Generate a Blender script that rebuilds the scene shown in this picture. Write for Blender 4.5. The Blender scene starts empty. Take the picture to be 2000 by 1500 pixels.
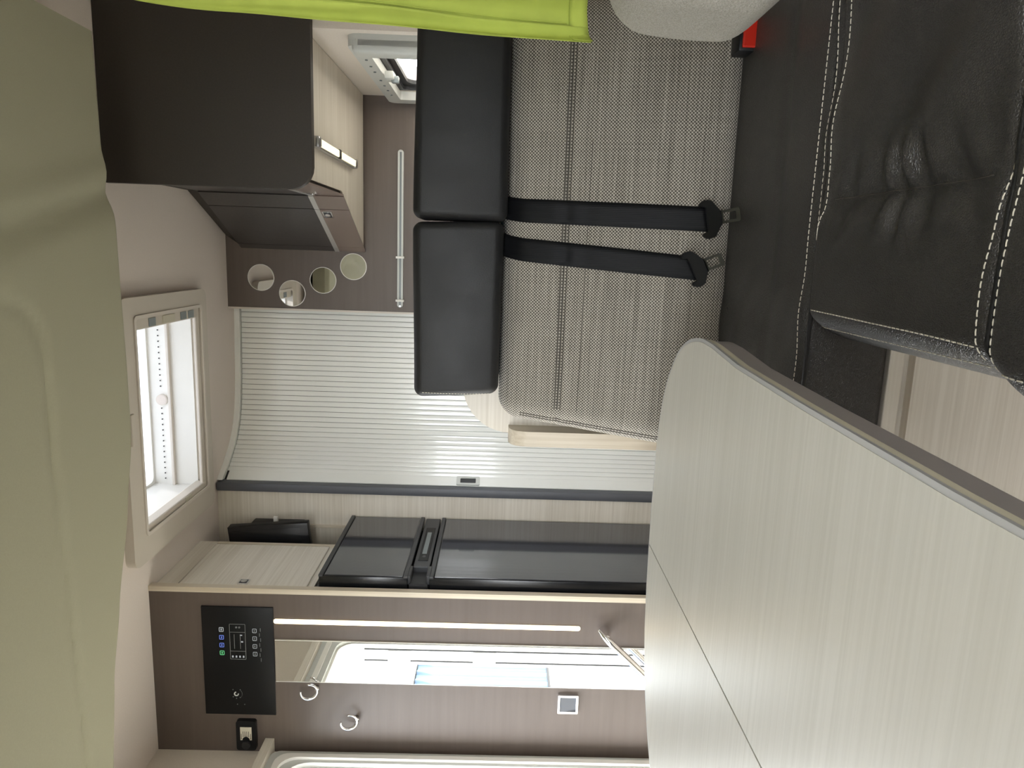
import bpy, bmesh, math, random
from mathutils import Vector, Matrix
from mathutils.bvhtree import BVHTree
random.seed(7)
S = bpy.context.scene
COL = S.collection

# ------------------------------------------------------------------ camera
F_PX, RHO = 1400.0, 0.031
YAW, PIT = math.atan(259.4 / F_PX), math.radians(1.13)
fw = Vector((-math.sin(YAW) * math.cos(PIT), math.cos(YAW) * math.cos(PIT), -math.sin(PIT)))
rt = fw.cross(Vector((0, 0, 1))).normalized()
up = rt.cross(fw)
cx_ = rt * math.sin(RHO) - up * math.cos(RHO)
cy_ = rt * math.cos(RHO) + up * math.sin(RHO)
cz_ = -fw
cam_d = bpy.data.cameras.new('camera')
cam_d.sensor_fit = 'HORIZONTAL'
cam_d.sensor_width = 36.0
cam_d.lens = 36.0 * F_PX / 2000.0
cam_d.clip_start = 0.02
cam = bpy.data.objects.new('camera', cam_d)
COL.objects.link(cam)
cam.matrix_world = Matrix(((cx_.x, cy_.x, cz_.x, 0), (cx_.y, cy_.y, cz_.y, 0), (cx_.z, cy_.z, cz_.z, 1.0), (0, 0, 0, 1)))
S.camera = cam

# ------------------------------------------------------------------ sky and exposure
w = bpy.data.worlds.new('overcast_sky')
S.world = w
w.use_nodes = True
bg = w.node_tree.nodes['Background']
bg.inputs[0].default_value = (0.93, 0.97, 1.0, 1)
bg.inputs[1].default_value = 5.0
S.view_settings.view_transform = 'Standard'
S.view_settings.look = 'None'
S.view_settings.gamma = 1.0
S.view_settings.use_curve_mapping = False
S.view_settings.exposure = 1.72


sun_d = bpy.data.lights.new('sun_offscreen', 'SUN')
sun_d.energy = 8.0
sun_d.angle = math.radians(1.5)
sun_d.color = (1, .96, .90)
sun = bpy.data.objects.new('sun_offscreen', sun_d)
COL.objects.link(sun)
_el = math.radians(58)
sun.rotation_euler = Vector((-.35 * math.cos(_el), -.937 * math.cos(_el), -math.sin(_el))).to_track_quat('-Z', 'Y').to_euler()


def portal(name, loc, rot, sx, sy):
    d = bpy.data.lights.new(name, 'AREA')
    d.shape = 'RECTANGLE'
    d.size, d.size_y = sx, sy
    d.cycles.is_portal = True
    o = bpy.data.objects.new(name, d)
    o.location = loc
    o.rotation_euler = rot
    COL.objects.link(o)


H = math.pi / 2
portal('sky_portal_hatch', (-.525, 2.18, 2.30), (0, 0, 0), .62, .44)
portal('sky_portal_door_offscreen', (-1.70, 1.645, .81), (0, -H, 0), 1.6, .58)
portal('sky_portal_window', (.62, 2.325, 1.17), (0, H, 0), .40, .6)
portal('sky_portal_windscreen_offscreen', (-.515, -1.36, 1.36), (H, 0, 0), 1.8, .76)
portal('sky_portal_cab_left_offscreen', (-1.68, -.80, 1.33), (0, -H, 0), .74, .70)
portal('sky_portal_cab_right_offscreen', (.74, -.80, 1.33), (0, H, 0), .74, .70)


# ------------------------------------------------------------------ materials
def srgb(r, g, b):
    f = lambda c: ((c / 255 + .055) / 1.055) ** 2.4 if c > 10 else c / 255 / 12.92
    return (f(r), f(g), f(b), 1)


class NT:
    def __init__(s, name):
        s.m = bpy.data.materials.new(name)
        s.m.use_nodes = True
        s.t = s.m.node_tree
        s.b = s.t.nodes['Principled BSDF']
        s.out = s.t.nodes['Material Output']

    def n(s, typ, **kw):
        x = s.t.nodes.new(typ)
        for k, v in kw.items():
            if k in x.inputs.keys():
                x.inputs[k].default_value = v
            else:
                setattr(x, k, v)
        return x

    def l(s, a, b):
        s.t.links.new(a, b)

    def coords(s, scale=(1, 1, 1)):
        tc = s.n('ShaderNodeTexCoord')
        mp = s.n('ShaderNodeMapping')
        mp.inputs['Scale'].default_value = scale
        s.l(tc.outputs['Object'], mp.inputs['Vector'])
        return mp.outputs['Vector']

    def noise(s, vec, scale, detail=3, rough=.55):
        x = s.n('ShaderNodeTexNoise')
        x.inputs['Scale'].default_value = scale
        x.inputs['Detail'].default_value = detail
        x.inputs['Roughness'].default_value = rough
        s.l(vec, x.inputs['Vector'])
        return x.outputs['Fac']

    def ramp(s, fac, stops):
        x = s.n('ShaderNodeValToRGB')
        while len(x.color_ramp.elements) < len(stops):
            x.color_ramp.elements.new(.5)
        for e, (p, c) in zip(x.color_ramp.elements, stops):
            e.position = p
            e.color = c
        s.l(fac, x.inputs['Fac'])
        return x.outputs['Color']

    def math(s, op, a, b=None):
        x = s.n('ShaderNodeMath', operation=op)
        for i, v in enumerate((a, b)):
            if v is None:
                continue
            if isinstance(v, (int, float)):
                x.inputs[i].default_value = v
            else:
                s.l(v, x.inputs[i])
        return x.outputs[0]

    def mix(s, fac, a, b):
        x = s.n('ShaderNodeMix', data_type='RGBA')
        if isinstance(fac, (int, float)):
            x.inputs[0].default_value = fac
        else:
            s.l(fac, x.inputs[0])
        for i, v in ((6, a), (7, b)):
            if isinstance(v, tuple):
                x.inputs[i].default_value = v
            else:
                s.l(v, x.inputs[i])
        return x.outputs[2]

    def bump(s, h, strength, dist=.001):
        x = s.n('ShaderNodeBump')
        x.inputs['Strength'].default_value = strength
        x.inputs['Distance'].default_value = dist
        s.l(h, x.inputs['Height'])
        s.l(x.outputs['Normal'], s.b.inputs['Normal'])

    def set(s, color=None, rough=.5, metal=0, spec=.5, coat=0, coat_rough=.1, sheen=0):
        if color is not None:
            if isinstance(color, tuple):
                s.b.inputs['Base Color'].default_value = color
            else:
                s.l(color, s.b.inputs['Base Color'])
        s.b.inputs['Roughness'].default_value = rough
        s.b.inputs['Metallic'].default_value = metal
        s.b.inputs['Specular IOR Level'].default_value = spec
        s.b.inputs['Coat Weight'].default_value = coat
        s.b.inputs['Coat Roughness'].default_value = coat_rough
        if sheen:
            s.b.inputs['Sheen Weight'].default_value = sheen
        return s.m


def plain(name, c, rough=.5, metal=0, spec=.5, coat=0, var=.06, vs=6):
    t = NT(name)
    n = t.noise(t.coords(), vs, 4)
    k = lambda f: tuple(min(1, x * f) for x in c[:3]) + (1,)
    col = t.ramp(n, [(.3, k(1 - var)), (.7, k(1 + var))])
    return t.set(col, rough, metal, spec, coat)


def wood(name, c1, c2, axis='X', rough=.42, fine=150, coat=0):
    t = NT(name)
    a = dict(X=(.9, 1, 1), Y=(1, .9, 1), Z=(1, 1, .9))[axis]
    i = 'XYZ'.index(axis)
    sc = [fine] * 3
    sc[i] = 2.5
    n1 = t.noise(t.coords(tuple(sc)), 1.0, 4, .6)
    sc2 = [14.0] * 3
    sc2[i] = 1.2
    n2 = t.noise(t.coords(tuple(sc2)), 1.0, 3, .55)
    f = t.math('ADD', t.math('MULTIPLY', n1, .62), t.math('MULTIPLY', n2, .38))
    col = t.ramp(f, [(.33, c1), (.62, c2)])
    t.bump(n1, .12, .0006)
    return t.set(col, rough, coat=coat)


def emit(name, c, strength):
    t = NT(name)
    t.set((0.02, 0.02, 0.02, 1), .4)
    t.b.inputs['Emission Color'].default_value = c
    t.b.inputs['Emission Strength'].default_value = strength
    return t.m


def leather(name, c, rough=.42, scale=420, strength=.35):
    t = NT(name)
    v = t.n('ShaderNodeTexVoronoi', feature='DISTANCE_TO_EDGE')
    v.inputs['Scale'].default_value = scale
    t.l(t.coords(), v.inputs['Vector'])
    n = t.noise(t.coords(), 9, 4)
    k = lambda f: tuple(x * f for x in c[:3]) + (1,)
    col = t.ramp(n, [(.3, k(.85)), (.75, k(1.2))])
    h = t.math('MINIMUM', v.outputs['Distance'], .25)
    t.bump(h, strength, .002)
    m = t.set(col, rough, spec=.45)
    r = t.ramp(n, [(.3, (rough * .85,) * 3 + (1,)), (.7, (rough * 1.2,) * 3 + (1,))])
    t.l(r, t.b.inputs['Roughness'])
    return m


def weave(name, dark, mid, light, period, plane='XZ'):
    t = NT(name)
    tc = t.n('ShaderNodeTexCoord')
    sp = t.n('ShaderNodeSeparateXYZ')
    t.l(tc.outputs['Object'], sp.inputs[0])
    k = 2 * math.pi / period
    a = t.math('SINE', t.math('MULTIPLY', sp.outputs[plane[0]], k))
    b = t.math('SINE', t.math('MULTIPLY', sp.outputs[plane[1]], k))
    p = t.math('MULTIPLY', a, b)
    p = t.math('ADD', t.math('MULTIPLY', p, .5), .5)
    si = {'X': (1.6, 60, 260), 'Z': (60, 60, 4)}
    n1 = t.noise(t.coords((5, 5, 330)), 1, 2)      # horizontal slub threads
    n2 = t.noise(t.coords((330, 5, 5)), 1, 2)
    n3 = t.noise(t.coords((900, 900, 900)), 1, 2)
    f = t.math('ADD', t.math('MULTIPLY', p, .52), t.math('MULTIPLY', n1, .26))
    f = t.math('ADD', f, t.math('MULTIPLY', n2, .10))
    f = t.math('ADD', f, t.math('MULTIPLY', n3, .24))
    col = t.ramp(f, [(.34, dark), (.56, mid), (.82, light)])
    t.bump(f, .5, .0016)
    return t.set(col, .9, spec=.15, sheen=.15)


def glass(name, tint=(1, 1, 1, 1), refl=.06):
    t = NT(name)
    tr = t.n('ShaderNodeBsdfTransparent')
    tr.inputs[0].default_value = tint
    gl = t.n('ShaderNodeBsdfGlossy')
    gl.inputs['Roughness'].default_value = .02
    mx = t.n('ShaderNodeMixShader')
    mx.inputs[0].default_value = refl
    t.l(tr.outputs[0], mx.inputs[1])
    t.l(gl.outputs[0], mx.inputs[2])
    t.l(mx.outputs[0], t.out.inputs['Surface'])
    t.t.nodes.remove(t.b)
    return t.m


M = {}
M['ceiling'] = plain('ceiling_fabric', srgb(222, 212, 204), .9, spec=.2, var=.03, vs=300)
M['wallfab'] = plain('wall_beige', srgb(218, 209, 198), .8, spec=.25, var=.03, vs=200)
M['liner'] = plain('liner_vinyl', srgb(164, 162, 140), .7, spec=.3, var=.03, vs=350)
M['darkpanel'] = plain('dark_umber_laminate', srgb(58, 53, 48), .55, spec=.35, var=.1, vs=260)
M['darkdoor'] = plain('graphite_laminate', srgb(66, 62, 60), .36, spec=.5, var=.1, vs=120)
M['brown'] = wood('umber_laminate', srgb(91, 80, 73), srgb(98, 87, 80), 'X', .45, 60)
M['brownlow'] = plain('mocha_gloss', srgb(128, 113, 105), .28, spec=.5, var=.03)
M['silver'] = plain('brushed_silver', srgb(205, 203, 200), .35, metal=.6, var=.03)
M['lwoodX'] = wood('pale_elm_across', srgb(204, 195, 180), srgb(226, 219, 207), 'X')
M['lwoodY'] = wood('pale_elm_along', srgb(206, 198, 184), srgb(228, 222, 211), 'Y')
M['lwoodZ'] = wood('pale_elm_upright', srgb(190, 176, 154), srgb(214, 204, 186), 'Z')
M['table'] = wood('table_elm', srgb(182, 179, 169), srgb(194, 191, 182), 'X', .36, 190)
M['greyedge'] = plain('grey_edge_band', srgb(140, 134, 132), .4, var=.04)
M['beigeedge'] = plain('beige_edge_band', srgb(196, 190, 170), .4, var=.03)
M['metaledge'] = plain('satin_bead', srgb(190, 190, 190), .35, metal=.4, var=.03)
M['white'] = plain('white_plastic', srgb(232, 230, 224), .4, var=.02)
M['gunmetal'] = plain('dark_steel', (.12, .125, .13, 1), .3, metal=1, var=.03)
M['offwhite'] = plain('ivory_plastic', srgb(214, 206, 196), .45, var=.02)
M['hatchframe'] = plain('hatch_frame_plastic', srgb(204, 196, 184), .5, var=.02)
M['slat'] = plain('tambour_white', srgb(236, 237, 233), .2, spec=.5, coat=.7, var=.015)
M['gap'] = plain('dark_gap', srgb(40, 40, 40), .7)
M['greypost'] = plain('slate_grey_plastic', srgb(88, 90, 96), .45, var=.03)
M['greyframe'] = plain('window_frame_grey', srgb(196, 198, 194), .45, var=.02)
M['rubber'] = plain('black_rubber', srgb(34, 34, 36), .5)
M['black'] = plain('black_plastic', srgb(15, 16, 18), .42, spec=.3, var=.05)
M['fridgeblk'] = plain('fridge_black', srgb(24, 25, 28), .22, spec=.5)
M['fridgeglass'] = plain('fridge_gloss', srgb(60, 61, 67), .06, spec=.6, coat=.5, var=.02)
M['fridgegrey'] = plain('fridge_charcoal', srgb(54, 55, 58), .4)
M['lcd'] = plain('lcd_grey', srgb(128, 136, 138), .25)
M['chrome'] = plain('chrome', (.86, .86, .88, 1), .08, metal=1, var=.01)
M['steel'] = plain('steel', (.55, .55, .56, 1), .28, metal=1, var=.03)
M['mirror'] = plain('mirror_silver', (.93, .94, .93, 1), .01, metal=1, var=0)
M['leather'] = leather('black_leather', srgb(54, 52, 50), .32, 380, .7)
M['leather2'] = leather('black_leather_fine', srgb(25, 25, 26), .5, 620, .3)
M['weave'] = weave('beige_weave', srgb(50, 47, 42), srgb(130, 124, 114), srgb(204, 198, 186), .0064)
tk = NT('pale_knit')
kn_ = tk.noise(tk.coords((420, 420, 700)), 1, 2)
tk.bump(kn_, .6, .0014)
M['knit'] = tk.set(tk.ramp(kn_, [(.3, srgb(128, 124, 114)), (.7, srgb(158, 153, 143))]), .9, spec=.15)
M['seam'] = plain('dark_thread', srgb(66, 62, 56), .9)
M['thread'] = plain('cream_thread', srgb(214, 208, 192), .8)
M['belt'] = None
M['teal'] = plain('teal_board', srgb(48, 66, 68), .6)
M['red'] = plain('buckle_red', srgb(200, 40, 22), .35)
M['lime'] = plain('lime_cotton', srgb(168, 180, 82), .85, spec=.2, var=.05, vs=30)
M['floor'] = wood('floor_vinyl', srgb(176, 164, 148), srgb(200, 190, 174), 'Y', .4, 60)
M['glass'] = glass('clear_pane')
M['acrylic'] = glass('hatch_acrylic', (.37, .375, .39, 1), .05)
M['label'] = plain('cream_label', srgb(214, 206, 186), .6)
M['iconw'] = emit('icon_white', (.75, .8, .8, 1), .16)
M['icong'] = plain('grey_print', srgb(120, 124, 124), .6)
M['print'] = plain('white_print', srgb(205, 208, 206), .6)
M['iconb'] = emit('icon_blue', (.18, .28, .9, 1), .22)
M['icong2'] = emit('icon_green', (.2, .9, .35, 1), .2)
M['led'] = emit('led_warm', (1, .78, .46, 1), 2.4)
M['lamp'] = emit('lamp_warm', (1, .88, .52, 1), .55)
M['gravel'] = plain('gravel', srgb(118, 116, 108), 1, spec=.1, var=.45, vs=30)
M['concrete'] = plain('concrete', srgb(140, 137, 128), .9, spec=.1, var=.15, vs=4)
M['shed'] = plain('blue_grey_steel', srgb(84, 102, 126), .6, spec=.3, var=.06)
M['board'] = plain('white_board', srgb(222, 222, 218), .6, spec=.3, var=.03)
M['disc'] = plain('grey_disc', srgb(150, 156, 162), .6, spec=.3, var=.25, vs=1.5)
t_ = NT('belt_webbing')
wv = t_.n('ShaderNodeTexWave', bands_direction='X')
wv.inputs['Scale'].default_value = 90
t_.l(t_.coords(), wv.inputs['Vector'])
t_.bump(wv.outputs['Fac'], .3, .0008)
M['belt'] = t_.set(srgb(7, 8, 11), .6, spec=.25)

# ------------------------------------------------------------------ helpers
ORG = {}


def empty(name, loc, label=None, cat=None, group=None, kind=None):
    o = bpy.data.objects.new(name, None)
    o.empty_display_size = .05
    COL.objects.link(o)
    o.location = loc
    ORG[o.name] = Vector(loc)
    tag(o, label, cat, group, kind)
    return o


def tag(o, label=None, cat=None, group=None, kind=None):
    if label:
        o['label'] = label
    if cat:
        o['category'] = cat
    if group:
        o['group'] = group
    if kind:
        o['kind'] = kind
    return o


def obj(name, bm, mat, parent=None, smooth=False, origin=None):
    """bm holds world coordinates"""
    base = ORG[parent.name] if parent is not None else Vector((0, 0, 0))
    o_w = Vector(origin) if origin is not None else base
    bmesh.ops.translate(bm, verts=bm.verts, vec=-o_w)
    bmesh.ops.recalc_face_normals(bm, faces=bm.faces)
    me = bpy.data.meshes.new(name)
    bm.to_mesh(me)
    bm.free()
    me.materials.append(M[mat])
    if smooth:
        for p in me.polygons:
            p.use_smooth = True
    o = bpy.data.objects.new(name, me)
    COL.objects.link(o)
    o.location = o_w - base
    if parent is not None:
        o.parent = parent
    ORG[o.name] = o_w
    return o


def auto(o, ang=35):
    """smooth shading with sharp edges by angle"""
    me = o.data
    bm = bmesh.new()
    bm.from_mesh(me)
    for f in bm.faces:
        f.smooth = True
    for e in bm.edges:
        if len(e.link_faces) == 2 and e.calc_face_angle(0) > math.radians(ang):
            e.smooth = False
    bm.to_mesh(me)
    bm.free()
    return o


def B():
    return bmesh.new()


def box(bm, lo, hi, bev=0, seg=2):
    lo = Vector(lo)
    hi = Vector(hi)
    r = bmesh.ops.create_cube(bm, size=1)
    bmesh.ops.scale(bm, vec=hi - lo, verts=r['verts'])
    bmesh.ops.translate(bm, vec=(lo + hi) / 2, verts=r['verts'])
    if bev:
        es = list({e for v in r['verts'] for e in v.link_edges})
        bmesh.ops.bevel(bm, geom=es, offset=bev, segments=seg, profile=.5, affect='EDGES')
    return bm


def bx(lo, hi, bev=0, seg=2):
    return box(B(), lo, hi, bev, seg)


def prism(bm, pts, ext):
    """pts list of 3-D points in one plane, ext vector"""
    ext = Vector(ext)
    a = [bm.verts.new(Vector(p)) for p in pts]
    b = [bm.verts.new(Vector(p) + ext) for p in pts]
    n = len(pts)
    bm.faces.new(a)
    bm.faces.new(b[::-1])
    for i in range(n):
        bm.faces.new((a[i], b[i], b[(i + 1) % n], a[(i + 1) % n]))
    return bm


def ring_prism(bm, outer, inner, ext):
    ext = Vector(ext)
    n = len(outer)
    vs = [[bm.verts.new(Vector(p) + e) for p in L] for L in (outer, inner) for e in (Vector((0, 0, 0)), ext)]
    o0, o1, i0, i1 = vs
    for i in range(n):
        j = (i + 1) % n
        bm.faces.new((o0[i], o0[j], i0[j], i0[i]))
        bm.faces.new((o1[j], o1[i], i1[i], i1[j]))
        bm.faces.new((o0[j], o0[i], o1[i], o1[j]))
        bm.faces.new((i0[i], i0[j], i1[j], i1[i]))
    return bm


def rrect(u0, v0, u1, v1, r, k=6):
    """rounded rectangle, list of (u,v) ccw; r float or 4 radii (u0v0,u1v0,u1v1,u0v1)"""
    R = (r,) * 4 if isinstance(r, (int, float)) else r
    P = []
    for (cu, cv, a0, q) in ((u0, v0, 180, 0), (u1, v0, 270, 1), (u1, v1, 0, 2), (u0, v1, 90, 3)):
        rr = R[q]
        c = (cu + (rr if cu == u0 else -rr), cv + (rr if cv == v0 else -rr))
        for i in range(k + 1):
            a = math.radians(a0 + 90 * i / k)
            P.append((c[0] + rr * math.cos(a), c[1] + rr * math.sin(a)))
    return P


def tube(bm, path, r, seg=8, cap=True):
    path = [Vector(p) for p in path]
    R = r if isinstance(r, (list, tuple)) else [r] * len(path)
    rings = []
    prev = None
    for i, p in enumerate(path):
        d = (path[min(i + 1, len(path) - 1)] - path[max(i - 1, 0)]).normalized()
        if prev is None:
            a = Vector((0, 0, 1)) if abs(d.z) < .9 else Vector((1, 0, 0))
            x = d.cross(a).normalized()
        else:
            x = (prev - d * prev.dot(d)).normalized()
        prev = x
        y = d.cross(x)
        rings.append([bm.verts.new(p + (x * math.cos(2 * math.pi * k / seg) + y * math.sin(2 * math.pi * k / seg)) * R[i]) for k in range(seg)])
    for a, b in zip(rings, rings[1:]):
        for k in range(seg):
            bm.faces.new((a[k], a[(k + 1) % seg], b[(k + 1) % seg], b[k]))
    if cap:
        bm.faces.new(rings[0][::-1])
        bm.faces.new(rings[-1])
    return bm


def disc(bm, c, n, r, h, seg=40, bev=0):
    n = Vector(n).normalized()
    a = Vector((0, 0, 1)) if abs(n.z) < .9 else Vector((1, 0, 0))
    x = n.cross(a).normalized()
    y = n.cross(x)
    pts = [Vector(c) + (x * math.cos(2 * math.pi * k / seg) + y * math.sin(2 * math.pi * k / seg)) * r for k in range(seg)]
    return prism(bm, pts, n * h)


def bez(pts, n=24):
    """Catmull-Rom through points"""
    P = [Vector(p) for p in pts]
    P = [P[0] * 2 - P[1]] + P + [P[-1] * 2 - P[-2]]
    out = []
    for i in range(1, len(P) - 2):
        m = max(2, n // (len(P) - 3))
        for k in range(m):
            t = k / m
            a, b, c, d = P[i - 1:i + 3]
            out.append(.5 * (2 * b + (c - a) * t + (2 * a - 5 * b + 4 * c - d) * t * t + (3 * b - a - 3 * c + d) * t ** 3))
    out.append(P[-2])
    return out


def cushion(lo, hi, r, n=(10, 10, 10), k=5, fn=None):
    """rounded, subdivided block; fn(Vector, unit coords)->Vector reshapes it"""
    ax = []
    for i in range(3):
        L = hi[i] - lo[i]
        rr = min(r, L / 2 - 1e-4)
        e = [rr * (1 - math.tan(math.radians(45 * (k - j) / k))) for j in range(k + 1)]
        c = [lo[i] + q for q in e]
        inner = [lo[i] + rr + (L - 2 * rr) * j / n[i] for j in range(1, n[i])]
        ax.append(c + inner + [hi[i] - q for q in e[::-1]])
    bm = B()
    V = {}

    def vert(i, j, l):
        key = (i, j, l)
        if key not in V:
            p = Vector((ax[0][i], ax[1][j], ax[2][l]))
            q = Vector([min(max(p[a], lo[a] + min(r, (hi[a] - lo[a]) / 2 - 1e-4)), hi[a] - min(r, (hi[a] - lo[a]) / 2 - 1e-4)) for a in range(3)])
            d = p - q
            if d.length > 1e-9:
                p = q + d.normalized() * r
            if fn:
                u = Vector([(p[a] - lo[a]) / (hi[a] - lo[a]) for a in range(3)])
                p = fn(p, u)
            V[key] = bm.verts.new(p)
        return V[key]
    N = [len(a) for a in ax]
    for (a, b, c) in ((0, 1, 2), (1, 2, 0), (2, 0, 1)):
        for side in (0, N[c] - 1):
            for i in range(N[a] - 1):
                for j in range(N[b] - 1):
                    q = []
                    for (di, dj) in ((0, 0), (1, 0), (1, 1), (0, 1)):
                        idx = [0, 0, 0]
                        idx[a], idx[b], idx[c] = i + di, j + dj, side
                        q.append(vert(*idx))
                    bm.faces.new(q)
    return bm


def holes(axis, p0, p1, ur, vr, hs):
    """slab across axis with rectangular holes; u,v are the two other axes in xyz order"""
    bm = B()
    us = sorted({*ur, *[h[0] for h in hs], *[h[1] for h in hs]})
    vs = sorted({*vr, *[h[2] for h in hs], *[h[3] for h in hs]})
    for a, b in zip(us, us[1:]):
        for c, d in zip(vs, vs[1:]):
            m, q = (a + b) / 2, (c + d) / 2
            if any(h[0] < m < h[1] and h[2] < q < h[3] for h in hs):
                continue
            if axis == 'X':
                box(bm, (p0, a, c), (p1, b, d))
            elif axis == 'Y':
                box(bm, (a, p0, c), (b, p1, d))
            else:
                box(bm, (a, c, p0), (b, d, p1))
    return bm


def sm(a, b, x):
    t = min(1, max(0, (x - a) / (b - a)))
    return t * t * (3 - 2 * t)


def structure(name, bm, mat, label, cat):
    return tag(obj(name, bm, mat), label, cat, kind='structure')


XL, XR, ZC = -1.56, .53, 2.02

# ------------------------------------------------------------------ shell of the vehicle
structure('floor', bx((XL - .1, -1.4, -.06), (XR + .17, 2.95, 0)), 'floor', 'pale wood-look vinyl floor of the motorhome', 'floor')
structure('ceiling', holes('Z', ZC, ZC + .07, (XL - .1, XR + .17), (-1.4, 2.95), [(-.84, -.21, 1.955, 2.40)]), 'ceiling', 'beige fabric-lined ceiling around the roof hatch', 'ceiling')
DY0, DY1, DZ1 = 1.36, 1.93, 1.60
structure('wall_left', holes('X', XL - .08, XL, (-1.4, 2.95), (0, ZC), [(DY0, DY1, .02, DZ1), (-1.15, -.45, .96, 1.70)]), 'wallfab', 'beige side wall holding the open entry door', 'wall')
_wr = holes('X', XR, XR + .08, (1.925, 2.95), (0, ZC), [(2.03, 2.62, .98, 1.37)])
for _v in holes('X', XR + .09, XR + .17, (-1.4, 1.951), (0, ZC), [(-1.15, -.45, .96, 1.70)]).faces:
    _wr.faces.new([_wr.verts.new(_q.co) for _q in _v.verts])
box(_wr, (XR + .0805, 1.9255, 0), (XR + .17, 1.965, ZC))
structure('wall_right', _wr, 'wallfab', 'beige side wall behind the fabric bench', 'wall')
structure('wall_front', holes('Y', -1.4, -1.3, (XL - .1, XR + .17), (0, ZC), [(-1.415, .385, .98, 1.74)]), 'wallfab', 'beige cab front surround of the windscreen', 'wall')
structure('wall_shell', bx((XL - .1, 2.88, 0), (XR + .1, 2.95, ZC)), 'wallfab', 'plain unseen wall added behind the washroom against light leaks', 'wall')  # closes the shell out of view, added only to stop light leaking in
structure('wall_rear', bx((-.24, 2.71, 0), (XR, 2.74, ZC)), 'brown', 'dark brown laminate wall carrying four round mirrors and a rail', 'wall')
structure('trim_1', bx((-.247, 2.706, 0), (-.24, 2.745, ZC)), 'offwhite', 'thin pale edge strip between brown wall and roller shutter', 'trim')
structure('wall_washroom', bx((XL, 2.54, 0), (-.885, 2.56, ZC)), 'lwoodX', 'pale wood-grain panel behind the television and fridge', 'wall')
structure('trim_2', bx((-1.035, 2.533, 0), (-1.025, 2.541, 1.9)), 'lwoodZ', 'narrow pale wood strip on panel beside the television', 'trim')

# cab glazing behind the camera
for i, (nm, lo, hi, lab) in enumerate((
        ('window_3', (-1.415, -1.36, .98), (.385, -1.35, 1.74), 'wide windscreen of the driving cab'),
        ('window_4', (XL - .06, -1.15, .96), (XL - .05, -.45, 1.70), 'cab side window on the entry door side'),
        ('window_5', (XR + .13, -1.15, .96), (XR + .14, -.45, 1.70), 'cab side window on the bench side'))):
    structure(nm, bx(lo, hi), 'glass', lab, 'window')

# ------------------------------------------------------------------ cab roof liner
def liner_edge(x):
    pts = [(-1.56, 1.46), (-1.245, 1.525), (-1.03, 1.554), (-.86, 1.599), (-.653, 1.662), (-.471, 1.702), (-.30, 1.702), (-.09, 1.696), (.123, 1.692), (.436, 1.685)]
    for (a, ya), (b, yb) in zip(pts, pts[1:]):
        if x <= b:
            t = (x - a) / (b - a)
            t = t * t * (3 - 2 * t) * .35 + t * .65
            return ya + (yb - ya) * t + .012
    return pts[-1][1] + .012


def liner_z(x, y):
    z = 1.88
    # raised recess with rounded corner
    yb = 1.395 + .03 * (-x - .25) / .8
    inx = sm(-.085, -.125, x)
    iny = sm(yb + .012, yb - .022, y)
    cx, cy, rr = -.235, yb - .12, .125
    if x > cx and y > cy:
        dd = math.hypot(x - cx, y - cy)
        m = sm(rr + .012, rr - .022, dd)
    else:
        m = min(inx, iny)
    z += .004 * m + .007 * (4 * m * (1 - m)) ** 2
    # soft diagonal crease
    xl = .005 + (y - 1.30) * .25
    d = x - xl
    z += .018 * math.exp(-(d / .035) ** 2) + .02 * sm(0, .10, d)
    # rolled rear lip
    e = liner_edge(x) - y
    z += .018 * max(0, 1 - e / .03) ** 2
    return z


bm = B()
NX, NY = 130, 120
rows = []
for i in range(NX + 1):
    x = -1.555 + (.436 + 1.555) * i / NX
    ye = liner_edge(x)
    col = []
    for j in range(NY + 1):
        t = j / NY
        y = -.7 + (ye + .7) * (1 - (1 - t) ** 1.8)
        col.append(bm.verts.new((x, y, liner_z(x, y))))
    col.append(bm.verts.new((x, ye, 1.955)))
    col.append(bm.verts.new((x, ye - .02, 1.965)))
    col.append(bm.verts.new((x, -.7, 1.965)))
    rows.append(col)
for a, b in zip(rows, rows[1:]):
    for j in range(len(a)):
        bm.faces.new((a[j], a[(j + 1) % len(a)], b[(j + 1) % len(a)], b[j]))
bm.faces.new(rows[0])
bm.faces.new(rows[-1][::-1])
tag(auto(obj('cab_roof_liner', bm, 'liner')), 'greenish beige moulded roof liner bulging down under the ceiling', 'roof liner')

# ------------------------------------------------------------------ roof hatch
h = empty('window_1', (-.53, 2.17, ZC), 'white roof hatch with ivory frame set into the beige ceiling', 'roof hatch', kind='structure')
fr = [(a, b, ZC + .005) for a, b in rrect(-.915, 1.885, -.158, 2.445, .03)]
fr_in = [(a, b, ZC + .005) for a, b in rrect(-.835, 1.96, -.215, 2.395, .012)]
auto(obj('frame', ring_prism(B(), fr, fr_in, (0, 0, -.032)), 'hatchframe', h))
lip_o = [(a, b, ZC - .027) for a, b in rrect(-.842, 1.953, -.208, 2.402, .016)]
lip_i = [(a, b, ZC - .027) for a, b in rrect(-.832, 1.963, -.218, 2.392, .012)]
auto(obj('frame_lip', ring_prism(B(), lip_o, lip_i, (0, 0, -.004)), 'offwhite', h))
sh = holes('Z', ZC + .005, 2.175, (-.845, -.205), (1.95, 2.405), [(-.83, -.22, 1.965, 2.39)])
obj('shaft', sh, 'white', h)
box_ = B()
box(box_, (-.83, 2.365, ZC - .022), (-.22, 2.393, ZC - .012), .003)
obj('blind_rail', box_, 'offwhite', h)
b2 = B()
box(b2, (-.83, 2.376, 2.098), (-.22, 2.392, 2.108), .002)
obj('screen_rail', b2, 'offwhite', h)
b2 = B()
for k in range(31):
    x = -.81 + .57 * k / 30
    if abs(x + .533) > .03:
        disc(b2, (x, 2.3885, 2.135), (0, -1, 0), .0022, .002, 8)
tag(obj('vent_hole_row', b2, 'gap', h), kind='stuff')
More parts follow.
